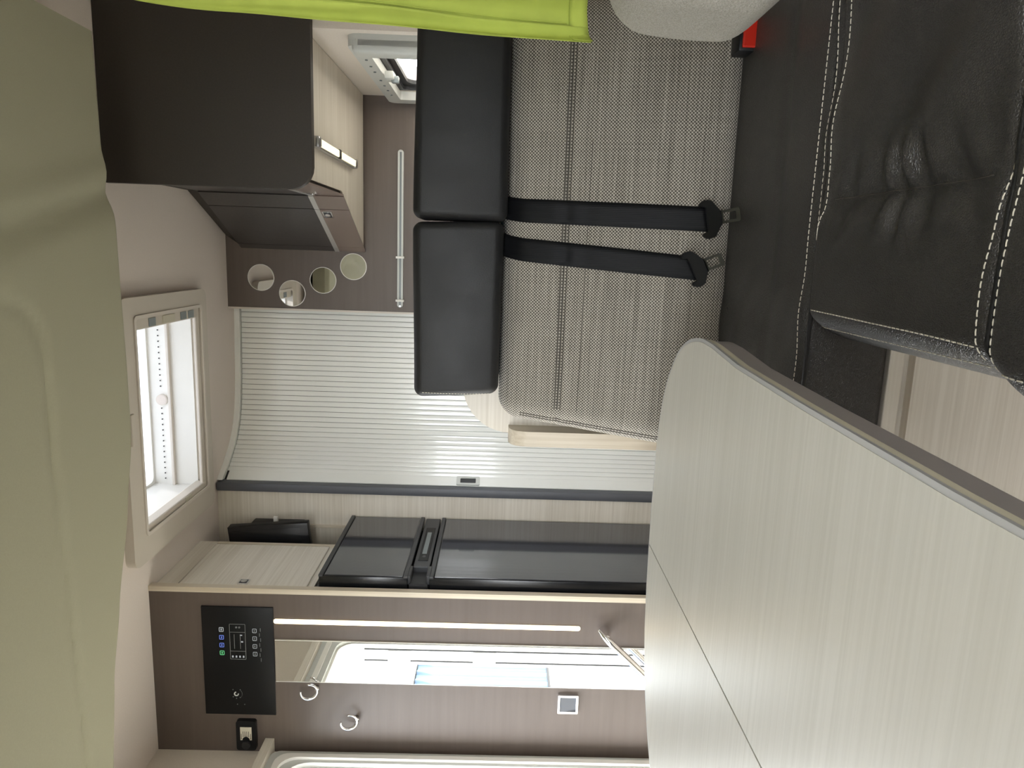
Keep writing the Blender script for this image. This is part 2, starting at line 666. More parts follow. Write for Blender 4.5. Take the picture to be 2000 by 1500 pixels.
kn = obj('turn_knob', disc(B(), (-.533, 2.391, 2.131), (0, -1, 0), .019, .01, 32), 'offwhite', h)
auto(kn)
auto(obj('knob_face', disc(B(), (-.533, 2.382, 2.131), (0, -1, 0), .0165, .002, 32), 'ceiling', kn))
# blind cassette along the right side, facing the room, with small plates
cas = obj('blind_cassette', bx((-.25, 1.965, ZC - .024), (-.214, 2.39, ZC + .02), .004), 'hatchframe', h)
for (y0, y1) in ((2.045, 2.085), (2.13, 2.21), (2.25, 2.29), (2.305, 2.345)):
    obj('latch_plate', bx((-.246, y0, ZC - .0265), (-.222, y1, ZC - .0235), .001), 'lcd' if y1 - y0 < .05 else 'beigeedge', cas)
cas2 = obj('blind_cassette', bx((-.836, 1.965, ZC - .024), (-.815, 2.39, ZC + .012), .004), 'hatchframe', h)
obj('latch_plate', bx((-.834, 2.22, ZC - .0265), (-.818, 2.27, ZC - .0235), .001), 'beigeedge', cas2)
bm = B()
for (a, b_) in (((-.87, 1.92, 2.19), (-.18, 2.43, 2.198)),):
    box(bm, a, b_, .003)
obj('pane', bm, 'acrylic', h)
ring = ring_prism(B(), [(a, b, 2.172) for a, b in rrect(-.875, 1.915, -.175, 2.435, .04)], [(a, b, 2.172) for a, b in rrect(-.82, 1.975, -.23, 2.38, .02)], (0, 0, .018))
auto(obj('pane_rim', ring, 'white', h))
obj('hatch_handle', bx((-.56, 1.90, ZC - .034), (-.47, 1.92, ZC - .026), .003), 'hatchframe', h)

# ------------------------------------------------------------------ overhead cabinet
oc = empty('overhead_cabinet', (.35, 2.3, 1.505), 'dark angled overhead cabinet with silver door strips above the bench', 'cabinet')
ep = [(a, 1.90, b) for a, b in rrect(.137, 1.489, XR + .089, ZC - .001, (.058, .001, .001, .001))]
auto(obj('end_panel', prism(B(), ep, (0, .024, 0)), 'darkpanel', oc))
A2, B2 = Vector((.154, 2.343, 0)), Vector((-.018, 2.71, 0))
dirv = (B2 - A2)
nrm = Vector((-dirv.y, dirv.x, 0)).normalized()          # points to the aisle (-x)
ZB, ZT = 1.505, 1.962
bm = B()
lowp = [(XR - .001, 1.922), (.158, 1.922), (.158, 2.345), (-.014, 2.709), (XR - .001, 2.709)]
topp = [(XR - .001, 1.922), (.158, 1.922), (.158, 2.40), (.024, 2.709), (XR - .001, 2.709)]
L0 = [bm.verts.new((x, y, ZB + .012)) for x, y in lowp]
L1 = [bm.verts.new((x, y, ZT)) for x, y in lowp]
L2 = [bm.verts.new((x, y, ZC - .001)) for x, y in topp]
for a, b in ((L0, L1), (L1, L2)):
    for i in range(5):
        bm.faces.new((a[i], a[(i + 1) % 5], b[(i + 1) % 5], b[i]))
bm.faces.new(L0[::-1])
bm.faces.new(L2)
obj('carcass', bm, 'darkpanel', oc)
inset = [(XR - .002, 1.923), (.168, 1.923), (.168, 2.34), (.0, 2.70), (XR - .002, 2.70)]
obj('underside', prism(B(), [(x, y, ZB + .006) for x, y in inset], (0, 0, .008)), 'lwoodX', oc)


def face_panel(name, s0, s1, z0, z1, mat, parent, t=.005):
    p = A2 + dirv * s0
    q = A2 + dirv * s1
    return obj(name, prism(B(), [(p.x, p.y, z0), (q.x, q.y, z0), (q.x, q.y, z1), (p.x, p.y, z1)], nrm * t), mat, parent)


def sec_panel(name, y0, y1, z0, z1, mat, parent, t=.005):
    return obj(name, bx((.158 - t, y0, z0), (.158, y1, z1)), mat, parent)


# fixed stretch next to the end panel
p1 = sec_panel('side_panel', 1.923, 2.342, 1.617, ZT, 'darkdoor', oc)
sec_panel('lower_band', 1.923, 2.342, ZB, 1.601, 'brownlow', oc)
sec_panel('silver_strip', 1.923, 2.342, 1.601, 1.617, 'silver', oc, .007)
face_panel('corner_panel', .0, .206, 1.617, ZT, 'darkdoor', oc)
face_panel('corner_lower_band', .0, .206, ZB, 1.601, 'brownlow', oc)
face_panel('corner_strip', .0, .206, 1.601, 1.617, 'silver', oc, .007)
dr = face_panel('door', .216, .905, 1.617, ZT, 'darkdoor', oc)
face_panel('door_lower_band', .216, .905, ZB, 1.601, 'brownlow', dr)
face_panel('door_strip', .216, .905, 1.601, 1.617, 'silver', dr, .007)
face_panel('end_filler', .910, .999, 1.617, ZT, 'darkdoor', oc)
face_panel('end_filler_band', .910, .999, ZB, 1.601, 'brownlow', oc)
face_panel('end_filler_strip', .910, .999, 1.601, 1.617, 'silver', oc, .007)


def latch(frame_fn, parent):
    """push latch: chrome plate, round button; frame_fn(u,v,w) -> world"""
    o_ = rrect(-.022, -.016, .022, .016, .003)
    i_ = rrect(-.018, -.012, .018, .012, .002)
    lt = auto(obj('latch', ring_prism(B(), [frame_fn(u, v, 0) for u, v in o_], [frame_fn(u, v, 0) for u, v in i_], frame_fn(0, 0, .004) - frame_fn(0, 0, 0)), 'chrome', parent))
    obj('latch_plate', prism(B(), [frame_fn(u, v, 0) for u, v in i_], frame_fn(0, 0, .0015) - frame_fn(0, 0, 0)), 'gunmetal', lt)
    bm = B()
    n = frame_fn(0, 0, 1) - frame_fn(0, 0, 0)
    disc(bm, frame_fn(0, 0, 0), n, .009, .006, 24)
    auto(obj('latch_button', bm, 'chrome', lt))
    return lt


dn = dirv.normalized()
c0 = A2 + dirv * .285
latch(lambda u, v, w_: Vector((c0.x, c0.y, 1.580)) + dn * u + Vector((0, 0, v)) + nrm * (w_ + .005), dr)
latch(lambda u, v, w_: Vector((.153 - w_, 2.25 + u, 1.578 + v)), p1)

# light bar under the cabinet
lb = empty('light_bar', (.267, 2.29, ZB), 'lit slim two-segment light bar under the dark overhead cabinet', 'lamp')
auto(obj('housing', bx((.253, 1.985, ZB - .010), (.281, 2.492, ZB + .007), .004), 'steel', lb))
for (y0, y1) in ((2.012, 2.225), (2.253, 2.466)):
    obj('lens', bx((.257, y0, ZB - .0145), (.277, y1, ZB - .0095), .002), 'lamp', lb)
obj('divider', bx((.2535, 2.228, ZB - .0155), (.2805, 2.250, ZB - .008), .002), 'fridgegrey', lb)
for y in (1.980, 2.470):
    auto(obj('end_cap', bx((.252, y, ZB - .016), (.282, y + .027, ZB + .006), .006), 'steel', lb))

# ------------------------------------------------------------------ side window
wn = empty('window_2', (XR, 2.32, .95), 'grey framed side window with blind rails above the bench end', 'window', kind='structure')
YZ = lambda L, x: [(x, a, b) for a, b in L]
auto(obj('frame', ring_prism(B(), YZ(rrect(1.955, .93, 2.69, 1.413, .03), XR), YZ(rrect(2.03, .985, 2.625, 1.368, .008), XR), (-.028, 0, 0)), 'greyframe', wn))
auto(obj('blind_housing', bx((XR - .045, 1.955, .94), (XR - .002, 2.02, 1.40), .012, 3), 'greyframe', wn))
obj('blind_rail', ring_prism(B(), YZ(rrect(2.025, .98, 2.63, 1.372, .01), XR + .002), YZ(rrect(2.038, 1.0, 2.61, 1.354, .02), XR + .002), (.012, 0, 0)), 'fridgegrey', wn)
auto(obj('gasket', ring_prism(B(), YZ(rrect(2.025, .98, 2.63, 1.372, .02), XR + .014), YZ(rrect(2.052, 1.02, 2.575, 1.334, .04), XR + .014), (.012, 0, 0)), 'rubber', wn))
obj('pane', bx((XR + .027, 2.03, .98), (XR + .032, 2.62, 1.37)), 'glass', wn)
for y in (2.10, 2.17, 2.235, 2.34, 2.41, 2.48, 2.55):
    obj('cover_cap', disc(B(), (XR - .028, y, 1.388), (-1, 0, 0), .004, .002, 12), 'lcd', wn)
ct = auto(obj('catch', bx((XR - .042, 2.245, 1.335), (XR - .02, 2.30, 1.362), .004), 'greyframe', wn))
auto(obj('catch_lever', bx((XR - .05, 2.262, 1.322), (XR - .03, 2.28, 1.345), .004), 'lcd', ct))

# ------------------------------------------------------------------ rear wall fittings
for i, (x, z, lab) in enumerate(((-.128, 1.893, 'highest round mirror on brown wall, just under the ceiling'),
                               (-.183, 1.778, 'round mirror on brown wall nearest the white shutter'),
                               (-.131, 1.663, 'round mirror on brown wall, second up from the white rail'),
                               (-.077, 1.550, 'lowest round mirror on brown wall, below cabinet corner'))):
    r_ = empty('round_mirror', (x, 2.71, z), lab, 'mirror', 'round mirrors on the brown wall')
    auto(obj('glass', disc(B(), (x, 2.7095, z), (0, -1, 0), .047, .004, 64), 'mirror', r_))
    ro = [(x + .049 * math.cos(2 * math.pi * k / 64), 2.7105, z + .049 * math.sin(2 * math.pi * k / 64)) for k in range(64)]
    ri = [(x + .0468 * math.cos(2 * math.pi * k / 64), 2.7105, z + .0468 * math.sin(2 * math.pi * k / 64)) for k in range(64)]
    auto(obj('bevel_edge', ring_prism(B(), ro, ri, (0, -.005, 0)), 'white', r_))

rl = empty('wall_rail', (.06, 2.71, 1.376), 'slim white slotted rail mounted on the dark brown wall', 'rail')
ro = [(a, 2.711, b) for a, b in rrect(-.222, 1.3655, .346, 1.3865, .0104, 8)]
ri = [(a, 2.711, b) for a, b in rrect(-.2165, 1.3725, .3405, 1.3795, .0034, 8)]
auto(obj('profile', ring_prism(B(), ro, ri, (0, -.010, 0)), 'greyframe', rl))
obj('slot', prism(B(), ri, (0, -.003, 0)), 'lcd', rl)
for x in (-.037, -.196):
    bm = B()
    box(bm, (x - .004, 2.690, 1.361), (x + .004, 2.706, 1.391), .001)
    box(bm, (x - .004, 2.680, 1.359), (x + .004, 2.694, 1.366), .001)
    obj('clip', bm, 'white', rl)
for x in (-.217, .341):
    obj('screw', disc(B(), (x, 2.7015, 1.376), (0, -1, 0), .0034, .001, 16), 'steel', rl)

# ------------------------------------------------------------------ roller shutter (tambour)
path = bez([(-.245, 2.786, 0), (-.35, 2.781, 0), (-.547, 2.767, 0), (-.66, 2.745, 0), (-.745, 2.70, 0), (-.812, 2.628, 0), (-.865, 2.552, 0)], 120)
cum = [0]
for a, b in zip(path, path[1:]):
    cum.append(cum[-1] + (b - a).length)


def at(s):
    for i in range(len(path) - 1):
        if s <= cum[i + 1] or i == len(path) - 2:
            t = (s - cum[i]) / (cum[i + 1] - cum[i])
            return path[i].lerp(path[i + 1], t), (path[i + 1] - path[i]).normalized()


tb = empty('roller_shutter', (-.5, 2.75, 0), 'tall curved white roller shutter made of narrow upright slats', 'roller shutter')
TL = cum[-1]
stile = .044
pitch = .0200
nsl = int((TL - stile) / pitch)
pitch = (TL - stile) / nsl
ms = B()
prof = [(-pitch / 2 + .0006, .004), (-pitch / 2 + .0006, .0005), (-pitch * .42, -.0004), (-pitch * .2, -.0010), (0, -.0012), (pitch * .2, -.0010), (pitch * .42, -.0004), (pitch / 2 - .0006, .0005), (pitch / 2 - .0006, .004)]
prism(ms, [(a, b, .04) for a, b in prof], (0, 0, ZC - .022 - .04))
bmesh.ops.recalc_face_normals(ms, faces=ms.faces)
me = bpy.data.meshes.new('slat')
ms.to_mesh(me)
ms.free()
me.materials.append(M['slat'])
for k in range(nsl):
    p, d = at((k + .5) * pitch)
    o = bpy.data.objects.new('slat', me)
    COL.objects.link(o)
    o.parent = tb
    o.location = p - ORG[tb.name]
    o.rotation_euler = (0, 0, math.atan2(d.y, d.x) + math.pi)
# backing band behind the slats, leading stile, post, track, handle
bm = B()
pa = [at(TL * i / 60)[0] + Vector((.0, .006, 0)) for i in range(61)]
prism(bm, [(p.x, p.y, .03) for p in pa] + [(p.x + .002, p.y + .004, .03) for p in pa[::-1]], (0, 0, ZC - .05))
obj('backing', bm, 'gap', tb)
p0, d0 = at(TL - stile + .0005)
p1_, d1 = at(TL)
nn = Vector((d1.y, -d1.x, 0))
if nn.y > 0:
    nn = -nn
st = obj('leading_stile', prism(B(), [(p0 + nn * .0022)[:2] + (.04,), (p1_ + nn * .0022)[:2] + (.04,), (p1_ - nn * .006)[:2] + (.04,), (p0 - nn * .006)[:2] + (.04,)], (0, 0, ZC - .03 - .04)), 'slat', tb)
dd = (p1_ - p0).normalized()
pc = (p0 + p1_) / 2 + nn * .0022
FR = lambda u, v, w_: Vector((pc.x, pc.y, 1.10)) + dd * u + Vector((0, 0, v)) + nn * w_
o_ = rrect(-.0195, -.043, .0195, .043, .005)
i_ = rrect(-.0115, -.029, .0115, .029, .003)
hd = auto(obj('pull_handle', ring_prism(B(), [FR(u, v, 0) for u, v in o_], [FR(u, v, 0) for u, v in i_], nn * .006), 'greyframe', tb))
obj('handle_recess', prism(B(), [FR(u, v, 0) for u, v in i_], nn * .0008), 'rubber', hd)
auto(obj('post', bx((-.898, 2.518, 0), (-.866, 2.575, ZC - .003), .006), 'greypost', tb))
bm = B()
inn = [at(TL * i / 60)[0] + Vector((.004, -.017, 0)) for i in range(61)]
out = [at(TL * i / 60)[0] + Vector((.0, .02, 0)) for i in range(61)]
prism(bm, [(p.x, p.y, ZC - .020) for p in inn] + [(p.x, p.y, ZC - .020) for p in out[::-1]], (0, 0, .020))
auto(obj('top_track', bm, 'slat', tb), 50)

# ------------------------------------------------------------------ fridge cabinet and fridge
fc = empty('tall_cabinet', (-1.3, 2.2, 0), 'tall pale wood cabinet enclosing the black fridge', 'cabinet')
bm = B()
box(bm, (XL + .001, 2.0212, 1.545), (-1.034, 2.372, ZC - .001))
obj('upper_carcass', bm, 'lwoodY', fc)
obj('lower_carcass', bx((XL + .001, 2.0212, 0), (-1.034, 2.535, .30)), 'lwoodY', fc)
cd = obj('door', bx((-1.034, 2.034, 1.566), (-1.030, 2.352, 1.952), .001), 'lwoodY', fc)
obj('top_fascia', bx((-1.034, 2.0215, 1.957), (-1.030, 2.372, ZC - .001)), 'lwoodY', fc)
obj('corner_stile', bx((-1.034, 2.356, 1.55), (-1.0295, 2.372, 1.955)), 'lwoodZ', fc)
latch(lambda u, v, w_: Vector((-1.030 + w_, 2.068 + u * .7, 1.762 + v)), cd)
obj('side_panel', bx((XL + .001, 2.535, .30), (-1.04, 2.5395, 1.53)), 'lwoodX', fc)
fg = empty('fridge', (-1.27, 2.28, .30), 'black glossy two-door fridge freezer built into the pale cabinet', 'fridge')
obj('body', bx((XL + .02, 2.03, .30), (-1.036, 2.534, 1.54)), 'fridgeblk', fg)
FX = -.986
for nm, z0, z1 in (('freezer_door', 1.256, 1.525), ('fridge_door', .34, 1.190)):
    d_ = auto(obj(nm, bx((-1.030, 2.036, z0), (FX, 2.532, z1), .003), 'fridgeblk', fg))
    obj('door_panel', bx((FX - .001, 2.044, z0 + .016), (FX + .0012, 2.524, z1 - .016), .0008), 'fridgeglass', d_)
    for z in (z0 + .006, z1 - .006):
        obj('edge_profile', bx((FX - .004, 2.036, z - .007), (FX + .004, 2.532, z + .007), .002), 'fridgegrey', d_)
cs = obj('control_strip', bx((-1.030, 2.12, 1.197), (FX - .002, 2.532, 1.249), .002), 'fridgegrey', fg)
obj('display_frame', bx((FX - .003, 2.165, 1.207), (FX, 2.44, 1.239), .001), 'black', cs)
obj('display', bx((FX - .001, 2.215, 1.216), (FX + .001, 2.395, 1.231), .0005), 'lcd', cs)
obj('button', bx((FX - .001, 2.185, 1.217), (FX + .001, 2.202, 1.228), .0005), 'fridgeblk', cs)
for z0, z1 in ((1.247, 1.256), (1.187, 1.199)):
    auto(obj('door_handle', bx((-1.01, 2.040, z0), (FX + .006, 2.112, z1 + .002), .004, 3), 'fridgegrey', fg))
obj('handle_recess', bx((-1.035, 2.036, 1.195), (-1.005, 2.118, 1.252)), 'rubber', fg)

# television on its bracket
tv = empty('television', (-1.2, 2.45, 1.60), 'small black flat television folded behind the pale cabinet', 'television')
TVM = Matrix.Translation((-1.2, 2.455, 1.785)) @ Matrix.Rotation(math.radians(-5.0), 4, 'Y') @ Matrix.Rotation(math.radians(-4), 4, 'Z')


def tvbox(name, lo, hi, mat, par, bev=.003):
    b_ = bx(lo, hi, bev)
    bmesh.ops.transform(b_, matrix=TVM, verts=b_.verts)
    return auto(obj(name, b_, mat, par))


tvs = tvbox('casing', (-.24, -.014, -.142), (.215, .016, .142), 'black', tv)
tvbox('bezel', (-.24, -.0165, -.142), (.215, -.0135, .142), 'fridgeblk', tvs, .001)
tvbox('screen', (-.225, -.0175, -.115), (.20, -.016, .128), 'fridgeblk', tvs, .0005)
auto(obj('wall_bracket', bx((-1.10, 2.478, 1.70), (-1.006, 2.541, 1.885), .004), 'black', tv))
auto(obj('cable_clip', bx((-1.006, 2.50, 1.79), (-.985, 2.512, 1.806), .002), 'white', tv))

# ------------------------------------------------------------------ partition with control panel
structure('wall_partition', bx((XL, 2.0, 0), (-1.030, 2.02, ZC)), 'brown', 'brown laminate partition with control panel and narrow mirror', 'wall')
structure('trim_3', bx((-1.030, 1.998, 0), (-1.014, 2.021, ZC)), 'lwoodZ', 'pale wood edge strip along the brown partition', 'trim')
PY = 2.0
cp = empty('control_panel', (-1.25, PY, 1.65), 'black touch control panel with square lit icons', 'control panel')
auto(obj('plate', bx((-1.430, PY - .005, 1.652), (-1.073, PY + .002, 1.866), .001), 'black', cp))


def icon_frame(name, xc, zc, w_, hh, mat, par, t=.0016, y=PY - .0058):
    o_ = [(a, y, b) for a, b in rrect(xc - w_ / 2, zc - hh / 2, xc + w_ / 2, zc + hh / 2, .002, 3)]
    i_ = [(a, y, b) for a, b in rrect(xc - w_ / 2 + t, zc - hh / 2 + t, xc + w_ / 2 - t, zc + hh / 2 - t, .001, 3)]
    return obj(name, ring_prism(B(), o_, i_, (0, .001, 0)), mat, par)


def dash(name, x0, x1, z0, z1, mat, par, y=PY - .0058):
    return obj(name, bx((x0, y, z0), (x1, y + .001, z1)), mat, par)


# in the photograph the panel's upper side is nearer the ceiling; icons in two rows and a framed middle display
for k, mt in enumerate(('iconw', 'iconb', 'iconb', 'icong2')):
    x = -1.147 - .0255 * k
    bt = icon_frame('button', x, 1.808, .014, .0135, mt, cp)
    dash('button_symbol', x - .003, x + .003, 1.8065, 1.8095, mt, bt)
for k in range(4):
    x = -1.149 - .0255 * k
    bt = icon_frame('button', x, 1.709, .0135, .0125, 'iconw', cp, .0011)
    dash('button_symbol', x - .0025, x + .0025, 1.7075, 1.7105, 'icong', bt)
ds = icon_frame('display', -1.186, 1.760, .116, .048, 'icong', cp, .0013)
for x in (-1.155, -1.217):
    dash('display_line', x - .0006, x + .0006, 1.737, 1.783, 'icong', ds)
for z, m_ in ((1.770, 'iconw'), (1.752, 'iconw')):
    dash('display_line', -1.209, -1.162, z - .0006, z + .0006, 'icong', ds)
dash('display_mark', -1.188, -1.184, 1.744, 1.750, 'iconw', ds)
dash('display_mark', -1.166, -1.163, 1.746, 1.752, 'iconw', ds)
for k in range(4):
    dash('display_digit', -1.238, -1.232, 1.774 - .0108 * k, 1.7785 - .0108 * k, 'iconw', ds)
for z in (1.754, 1.763):
    obj('display_dot', disc(B(), (-1.139, PY - .005, z), (0, -1, 0), .003, .001, 16), 'icong', ds)
for k in range(7):
    dash('caption', -1.140 - .0165 * k, -1.151 - .0165 * k, 1.6905 + .003 * (k % 2), 1.692 + .003 * (k % 2), 'icong', cp)
dl = obj('dial_symbol', B(), 'print', cp)
bm = B()
cxd, czd = -1.360, 1.770
seg = 28
o1 = [math.radians(10 + 270 * k / seg) for k in range(seg + 1)]
prism(bm, [(cxd + .0075 * math.cos(a), PY - .0058, czd + .0075 * math.sin(a)) for a in o1] + [(cxd + .0042 * math.cos(a), PY - .0058, czd + .0042 * math.sin(a)) for a in o1[::-1]], (0, .001, 0))
bm.to_mesh(dl.data)
bm.free()
dl.data.transform(Matrix.Translation(-ORG[cp.name]))
for (dx, dz) in ((.014, .010), (.014, -.012), (-.010, .010), (-.012, -.011), (-.015, 0), (-.035, -.002), (-.035, -.024)):
    obj('panel_mark', disc(B(), (cxd + dx, PY - .005, czd + dz), (0, -1, 0), .0016, .001, 12), 'icong', cp)
ar = [math.radians(-130 + 80 * k / 12) for k in range(13)]
prism_b = prism(B(), [(cxd + .018 * math.cos(a), PY - .0058, czd + .018 * math.sin(a)) for a in ar] + [(cxd + .0172 * math.cos(a), PY - .0058, czd + .0172 * math.sin(a)) for a in ar[::-1]], (0, .001, 0))
obj('dial_scale', prism_b, 'icong', cp)

hc = empty('heater_control', (-1.495, PY, 1.712), 'small black rounded heater control with cream arrow label', 'control')
auto(obj('plate', prism(B(), [(a, PY + .001, b) for a, b in rrect(-1.546, 1.712, -1.446, 1.772, .008)], (0, -.016, 0)), 'black', hc))
arc = [math.radians(180 * k / 20) for k in range(21)]
lab = [(-1.466, 1.7245), (-1.466, 1.7590), (-1.510, 1.7590)] + [(-1.510 + .0115 * math.sin(a), 1.74175 + .0115 * math.cos(a)) for a in arc] + [(-1.510, 1.7245)]
obj('label_plate', prism(B(), [(a, PY - .0150, b) for a, b in lab], (0, -.0015, 0)), 'label', hc)
for k in range(6):
    z = 1.7275 + .0057 * k
    x1 = -1.498 if 1 <= k <= 4 else -1.506
    bm = B()
    box(bm, (x1 + .002, PY - .0170, z - .0006), (x1 + .018, PY - .0164, z + .0006))
    disc(bm, (x1 + .001, PY - .0164, z), (0, -1, 0), .0013, .0006, 10)
    obj('arrow_mark', bm, 'black', hc)
auto(obj('knob', disc(B(), (-1.526, PY - .0155, 1.7418), (0, -1, 0), .0125, .006, 28), 'rubber', hc))

ls = empty('light_strip', (-1.119, PY, .728), 'long lit warm light strip upright on the brown partition', 'lamp')
auto(obj('diffuser', prism(B(), [(a, PY + .001, b) for a, b in rrect(-1.1245, .728, -1.1115, 1.651, .006)], (0, -.004, 0)), 'led', ls))
auto(obj('channel', prism(B(), [(a, PY + .001, b) for a, b in rrect(-1.1262, .7265, -1.1098, 1.6525, .007)], (0, -.002, 0)), 'metaledge', ls))

wm = empty('wall_mirror', (-1.247, PY, .25), 'narrow upright mirror strip set into the brown partition', 'mirror')
obj('glass', bx((-1.315, PY - .004, .25), (-1.179, PY + .001, 1.649)), 'mirror', wm)
obj('edge_bead', bx((-1.3165, PY - .0045, .25), (-1.315, PY + .001, 1.649)), 'white', wm)
obj('edge_bead', bx((-1.179, PY - .0045, .25), (-1.1775, PY + .001, 1.649)), 'white', wm)

for (x, z, lab) in ((-1.337, 1.545, 'open chrome ring hook at the narrow mirror\'s edge'), (-1.437, 1.424, 'open chrome ring hook lower on the brown partition')):
    hk = empty('coat_hook', (x, PY, z), lab, 'hook', 'chrome hooks on the partition')
    bm = B()
    pth = []
    for k in range(31):
        a = math.radians(80 + 290 * k / 30)
        pth.append((x + .0235 * math.cos(a), PY - .022 - .006 * math.sin(a), z + .0235 * math.sin(a)))
    rr_ = [.0022 + .0028 * math.sin(math.pi * min(1, max(.12, (k + 2) / 32))) for k in range(31)]
    tube(bm, pth, rr_, 10)
    obj('ring', bm, 'chrome', hk, True)
    bm = B()
    tube(bm, [(x + .004, PY + .001, z - .020), (x + .004, PY - .018, z - .0235)], .006, 16)
    obj('stem', bm, 'chrome', hk, True)

sw = empty('light_switch', (-1.369, PY, .754), 'square light switch with chrome frame beside the mirror', 'switch')
auto(obj('frame', ring_prism(B(), [(a, PY + .001, b) for a, b in rrect(-1.400, .722, -1.338, .785, .002)], [(a, PY + .001, b) for a, b in rrect(-1.393, .729, -1.345, .778, .001)], (0, -.012, 0)), 'chrome', sw))
obj('rocker', prism(B(), [(-1.393, PY - .006, .729), (-1.393, PY - .012, .776), (-1.393, PY, .778), (-1.393, PY, .729)], (.048, 0, 0)), 'greypost', sw)

gh = empty('grab_handle', (-1.2, PY, .45), 'curved chrome grab handle crossing the foot of the mirror', 'handle')
bm = B()
pth = bez([(-1.105, 1.972, .676), (-1.125, 1.953, .652), (-1.165, 1.944, .606), (-1.24, 1.940, .527), (-1.32, 1.942, .45), (-1.38, 1.955, .405), (-1.40, 1.97, .39)], 42)
tube(bm, pth, [.0035 + .0075 * min(1, i / 9, (len(pth) - 1 - i) / 9) for i in range(len(pth))], 14)
obj('bar', bm, 'chrome', gh, True)
for (x, z) in ((-1.122, .652), (-1.385, .408)):
    mt = obj('mount', tube(B(), [(x, PY + .001, z), (x, PY - .022, z), (x, PY - .046, z)], [.017, .0155, .009], 24), 'chrome', gh, True)
    auto(mt)

# ------------------------------------------------------------------ entry door in the left wall
dr1 = empty('door_1', (XL, 1.68, .02), 'open entry door with white frame and fly screen track', 'door', kind='structure')
auto(obj('frame', ring_prism(B(), YZ(rrect(1.27, .0, 1.978, 1.662, .03), XL - .002), YZ(rrect(DY0, .02, DY1, DZ1, .07), XL - .002), (.022, 0, 0)), 'greyframe', dr1))
auto(obj('screen_track', ring_prism(B(), YZ(rrect(1.312, .01, 1.957, 1.638, .04), XL + .018), YZ(rrect(1.330, .03, 1.940, 1.620, .05), XL + .018), (.012, 0, 0)), 'white', dr1))
auto(obj('jamb', ring_prism(B(), YZ(rrect(DY0 - .008, .015, DY1 + .008, DZ1 + .008, .07), XL + .004), YZ(rrect(DY0 + .008, .03, DY1 - .008, DZ1 - .008, .06), XL + .004), (-.085, 0, 0)), 'white', dr1))
for xq in (-.018, -.066):
    obj('door_seal', bx((XL + xq - .003, DY0 + .004, .10), (XL + xq + .003, DY0 + .011, 1.50), .002), 'rubber', dr1)
for z in (1.36, 1.02):
    pl = obj('striker_plate', bx((XL - .072, DY0 + .006, z - .045), (XL - .02, DY0 + .013, z + .045), .002), 'white', dr1)
    for q in (-.03, 0, .03):
        obj('screw', disc(B(), (XL - .05, DY0 + .0125, z + q), (0, 1, 0), .005, .0015, 12), 'lcd', pl)
obj('screen_cassette', bx((XL, 1.272, .0), (XL + .035, 1.312, 1.64), .006), 'white', dr1)
lf = obj('leaf', bx((XL - .175, 1.96, .0), (XL - .135, 2.47, 1.60), .01), 'white', dr1)
obj('leaf_window', bx((XL - .179, 2.05, 1.0), (XL - .131, 2.38, 1.4), .01), 'rubber', lf)
structure('trim_4', bx((XL, .9, 1.660), (XL + .047, 2.0, 1.688), .001), 'lwoodY', 'pale wood strip above the entry door frame', 'trim')

# ------------------------------------------------------------------ bench
bn = empty('bench_seat', (.05, 1.3, 0), 'two-person bench with woven beige backrest and black leather seat', 'bench')


def back_fn(p, u):
    q = p.copy()
    lean = (p.z - .56) * .24
    if u.y < .5:
        bul = .022 * (1 - (2 * u.z - 1) ** 4) * (1 - (2 * u.x - 1) ** 6)
        q.y -= bul * (1 - u.y * 2)
        for zc, dep, wd in ((.8725, .005, .007), (.832, .0025, .012)):
            q.y += dep * math.exp(-((p.z - zc) / wd) ** 2)
        q.y += .002 * math.sin(9 * p.x + 3 * p.z) * math.sin(11 * p.z)
    q.y += lean
    # lower left corner swells outwards
    q.x -= .05 * (1 - u.x) ** 3 * (1 - u.z) * .9
    return q


bk = cushion((-.360, 1.425, .54), (.50, 1.55, .998), .045, (56, 4, 110), 6, back_fn)
bvh_back = BVHTree.FromBMesh(bk)
back = obj('backrest', bk, 'weave', bn, True)


def back_y(x, z):
    hit = bvh_back.ray_cast(Vector((x, .5, z)), Vector((0, 1, 0)))
    return hit[0].y if hit[0] else 1.43


for z, r_ in ((.8785, .0010), (.8665, .0010), (.8725, .0014)):
    bm = B()
    tube(bm, [(x, back_y(x, z) - .0003, z) for x in [-.33 + .80 * k / 60 for k in range(61)]], r_, 6)
    obj('seam', bm, 'seam', back, True)
bm = B()
tube(bm, [(.0 - .33 + .55 * k / 40, back_y(-.33 + .55 * k / 40, .832 - .004 * k / 40) + .0004, .832 - .004 * k / 40) for k in range(41)], .0008, 6)
obj('seam', bm, 'seam', back, True)
# edge seam along the free side
bm = B()
for off in (0, .006):
    tube(bm, [(-.346 - .05 * .9 * (1 - (z - .54) / .458) + off, back_y(-.346 - .045 * (1 - (z - .54) / .458) + off, z) - .0004, z) for z in [.57 + .38 * k / 40 for k in range(41)]], .0009, 6)
obj('edge_seam', bm, 'seam', back, True)

# seat: full-width rear strip
def strip_fn(p, u):
    q = p.copy()
    if u.z > .5:
        q.z += .004 * sm(1.16, 1.45, p.y) - .004 * math.exp(-((p.y - 1.19) / .02) ** 2)
        q.z += .0035 * math.sin(38 * p.x + 22 * p.y) * math.sin(31 * p.y - 9 * p.x) * sm(0.05, -.1, p.x)
    return q


rs = cushion((-.42, 1.043, .418), (.51, 1.46, .555), .022, (60, 30, 4), 5, strip_fn)
bvh_rs = BVHTree.FromBMesh(rs)
rear = obj('seat_rear_pad', rs, 'leather', bn, True)


